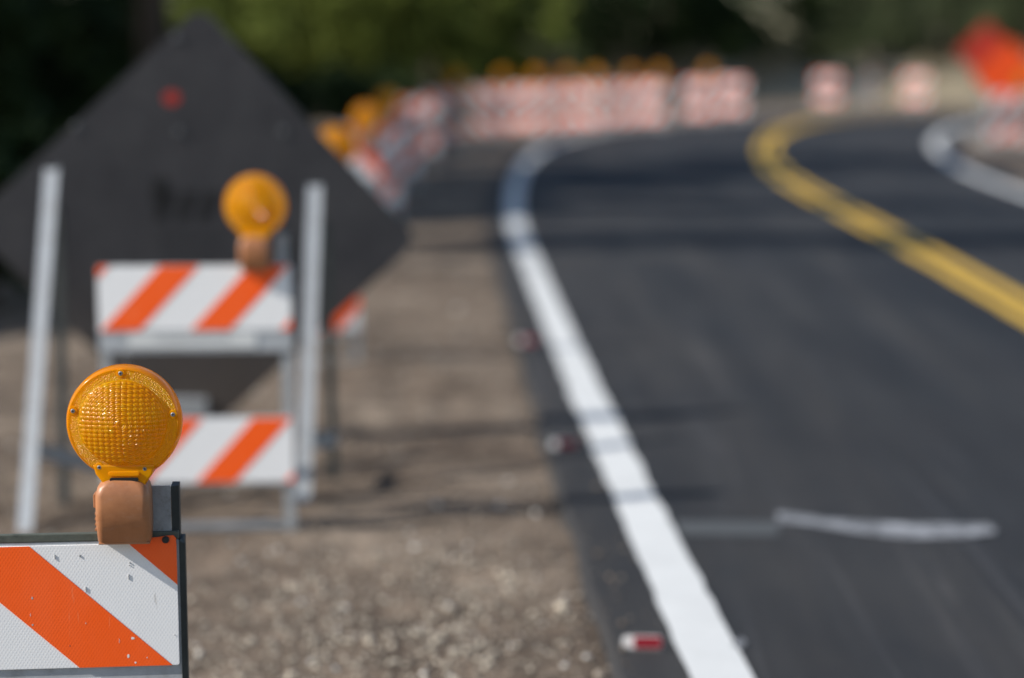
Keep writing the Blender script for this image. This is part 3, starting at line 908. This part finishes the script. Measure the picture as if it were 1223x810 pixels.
# trees left of the road, placed to shade the bend; flat crowns shaped for shadow bands
for lab, x, y, hgt, cr, nl in (('unseen shade tree, crown flattened for a shadow band, beyond the second barricade', -4.6, 13.7, 6, (4.8, .55, .32, 5.2), 9500),
                               ('second unseen shade tree, crown flattened for a shadow band, further round the bend', -5.3, 17.0, 6, (4.6, .5, .3, 5.2), 5200),
                               ('round crowned shade tree left of the shoulder, behind the flat crowned pair', -9.2, 21.5, 9, (3.2, 2.2, 2.4, 6.6), 12000),
                               ('tall shade tree growing left of the shaded barricades', -9.9, 25.6, 9, (3.0, 2.0, 2.0, 5.2), 11000),
                               ('low dense shade tree beside the left corner of the diamond sign', -9.6, 10.2, 6, (2.8, 1.5, 1.3, 4.0), 5500),
                               ('slim shade tree between the flat crowned and round crowned ones', -9.3, 18.8, 8, (2.6, 1.7, 1.6, 6.2), 11000),
                               ('shade tree left of the shoulder next to the tight sunlit row', -9.6, 28.6, 9, (2.5, 1.9, 1.8, 6.2), 11000),
                               ('small crowned shade tree left of the shoulder, before the slim one', -9.4, 15.6, 8, (2.0, 1.0, .7, 6.0), 7000),
                               ('big shade tree rising behind the diamond sign', -4.25, 24.0, 10, (3.6, 1.8, 1.2, 7.2), 6500)):
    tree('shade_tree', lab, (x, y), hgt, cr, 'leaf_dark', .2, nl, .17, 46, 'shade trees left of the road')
SHR = 'shrubs behind the barricades'
def shrub(px, Y, wpx, top_py, m, label, leaves=4200, leaf=.10):
    """shrub standing at forward distance Y; width and top given in the photograph"""
    X = (px - CX) / F_PX * Y
    zt_ = PY(px, top_py, Y).z
    rx = wpx / F_PX * Y / 2
    return tree('leafy_shrub', label, (X, Y), zt_, (rx, rx * .8, zt_ * .48, zt_ * .52), m, .06, leaves, leaf, 30, SHR, 5)
for i, (px, Y, wpx, tp, m_) in enumerate(((-25, 12.0, 330, 150, 'leaf_dark'), (20, 24, 240, -60, 'leaf_dark'), (120, 27, 200, -40, 'leaf_dark'), (60, 20, 220, -30, 'leaf_dark'), (-60, 18, 260, -30, 'leaf_dark'), (345, 31, 110, 78, 'leaf_dark'), (410, 33, 120, 74, 'leaf_dark'), (470, 34, 110, 80, 'leaf_dark'))):  # first shrub is added to stand in for a deep shadow
    shrub(px, Y, wpx, tp, m_, ('low black green shrub added as deep shadow at the left corner of the diamond sign', 'dark shrub in deep shade rising behind the left edge of the diamond sign', 'darkest shrub behind the top of the diamond sign', 'nearer dark shrub behind the left edge of the diamond sign', 'dark shrub past the left corner of the diamond sign', 'low dark shrub between the diamond sign and the sunlit shrubs', 'low dark shrub behind the amber lights beside the diamond sign', 'low dark shrub behind the shaded barricades')[i])
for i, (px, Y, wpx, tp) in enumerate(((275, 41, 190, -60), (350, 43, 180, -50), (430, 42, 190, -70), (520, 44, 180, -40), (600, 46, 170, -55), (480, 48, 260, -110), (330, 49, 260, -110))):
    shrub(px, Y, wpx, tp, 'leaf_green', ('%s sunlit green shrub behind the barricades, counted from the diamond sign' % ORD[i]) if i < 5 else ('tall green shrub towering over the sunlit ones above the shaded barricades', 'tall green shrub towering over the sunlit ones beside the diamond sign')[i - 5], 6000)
for i, (px, Y, wpx, tp) in enumerate(((700, 60, 190, -60), (780, 62, 190, -60), (830, 60, 130, -50), (905, 72, 130, 24))):
    shrub(px, Y, wpx, tp, 'leaf_dark', '%s very dark shrub in the hollow behind the sunlit row, counted from the green shrubs' % ORD[i])
for i, (px, Y, wpx, tp) in enumerate(((965, 66, 150, 12), (1050, 64, 190, -50), (1150, 66, 190, -60), (1240, 62, 200, -60), (1030, 72, 150, -40))):
    shrub(px, Y, wpx, tp, 'leaf_dull', ('low dull green shrub on the dry bank under the gap of sky', 'dull green shrub above the dry bank behind the pale barricades', 'dull green shrub above the dry bank behind the red orange sign', 'dull green shrub behind the bright orange sign', 'far dull green shrub at the back of the dry bank')[i])
for i, (px, Y) in enumerate(((160, 46), (520, 54), (660, 56), (740, 68), (790, 66), (1060, 74), (1130, 72), (1230, 70))):
    X = (px - CX) / F_PX * Y
    tree('woodland_tree', ('tall tree behind the dark shrubs left of the diamond sign', 'tall tree behind the sunlit green shrubs', 'tall tree between the green shrubs and the dark hollow', 'far tall tree at the back of the dark hollow', 'tall tree at the edge of the dark hollow beside the sky gap', 'far tall tree above the dry bank', 'tall tree above the dry bank behind the red orange sign', 'tall tree behind the bright orange sign')[i], (X, Y), 9, (3.6, 3.2, 3.0, 6.2), 'leaf_dark' if i < 5 else 'leaf_dull', .2, 6500, .16, 46, 'tall trees behind the bend')
# far wood as one mass
cs = np.array([[rng.uniform(-60, 70), rng.uniform(78, 95), rng.uniform(.5, 12)] for _ in range(800)])
cs = cs[[not (abs((c[0] / c[1]) * F_PX + CX - 916) < 34 and c[2] > 6.4) for c in cs]]
V, F, T = leaf_cloud(cs, rng.uniform(1.4, 2.6, len(cs)), 95000, .32)
V[:, 2] = np.maximum(V[:, 2], .02)
tag(place('far_wood', fastmesh('far_wood', V, F, T, 'leaf_dark')), 'dark far wood closing the view behind the trees', 'wood', kind='stuff')
# dry bank behind the far barricades
bx = np.linspace(-2, 40, 85); by = np.linspace(0, 1, 14)
bv = []
for x in bx:
    for q in by:
        y = 54 + q * 8 - .02 * (x - 14) ** 2 * .15
        z = -.06 + (1.05 + .25 * noise.noise(Vector((x * .3, 0, 2)))) * math.sin(min(1, q * 1.6) * math.pi / 2) * min(1, (x + 2) / 9) + .08 * noise.noise(Vector((x, y, 4)))
        if q == 0: z = -.1
        bv.append((x, y, z))
nb = len(by)
mat('dry_bank', (.26, .215, .15), .95, spec=.1)
n = N(M['dry_bank']); n.color(n.ramp(n.noise(1.2, 7, .7), [(.3, (.15, .13, .085)), (.55, (.25, .21, .145)), (.75, (.33, .28, .20))]))
struct(MB().add(bv, [(i * nb + j, (i + 1) * nb + j, (i + 1) * nb + j + 1, i * nb + j + 1) for i in range(len(bx) - 1) for j in range(nb - 1)]).build('dry_bank', 'dry_bank', None, True))
cs = np.array([[x_, 55.5 + rng.random() * 5, .55 + .5 * rng.random()] for x_ in rng.uniform(3, 36, 160)])
V, F, T = leaf_cloud(cs, np.full(160, .5), 6000, .12)
V[:, 2] = np.maximum(V[:, 2], .1)
tag(place('dry_grass', fastmesh('dry_grass', V, F, T, 'leaf_dry')), 'dry straw coloured grass on the bank behind the far barricades', 'grass', kind='stuff')
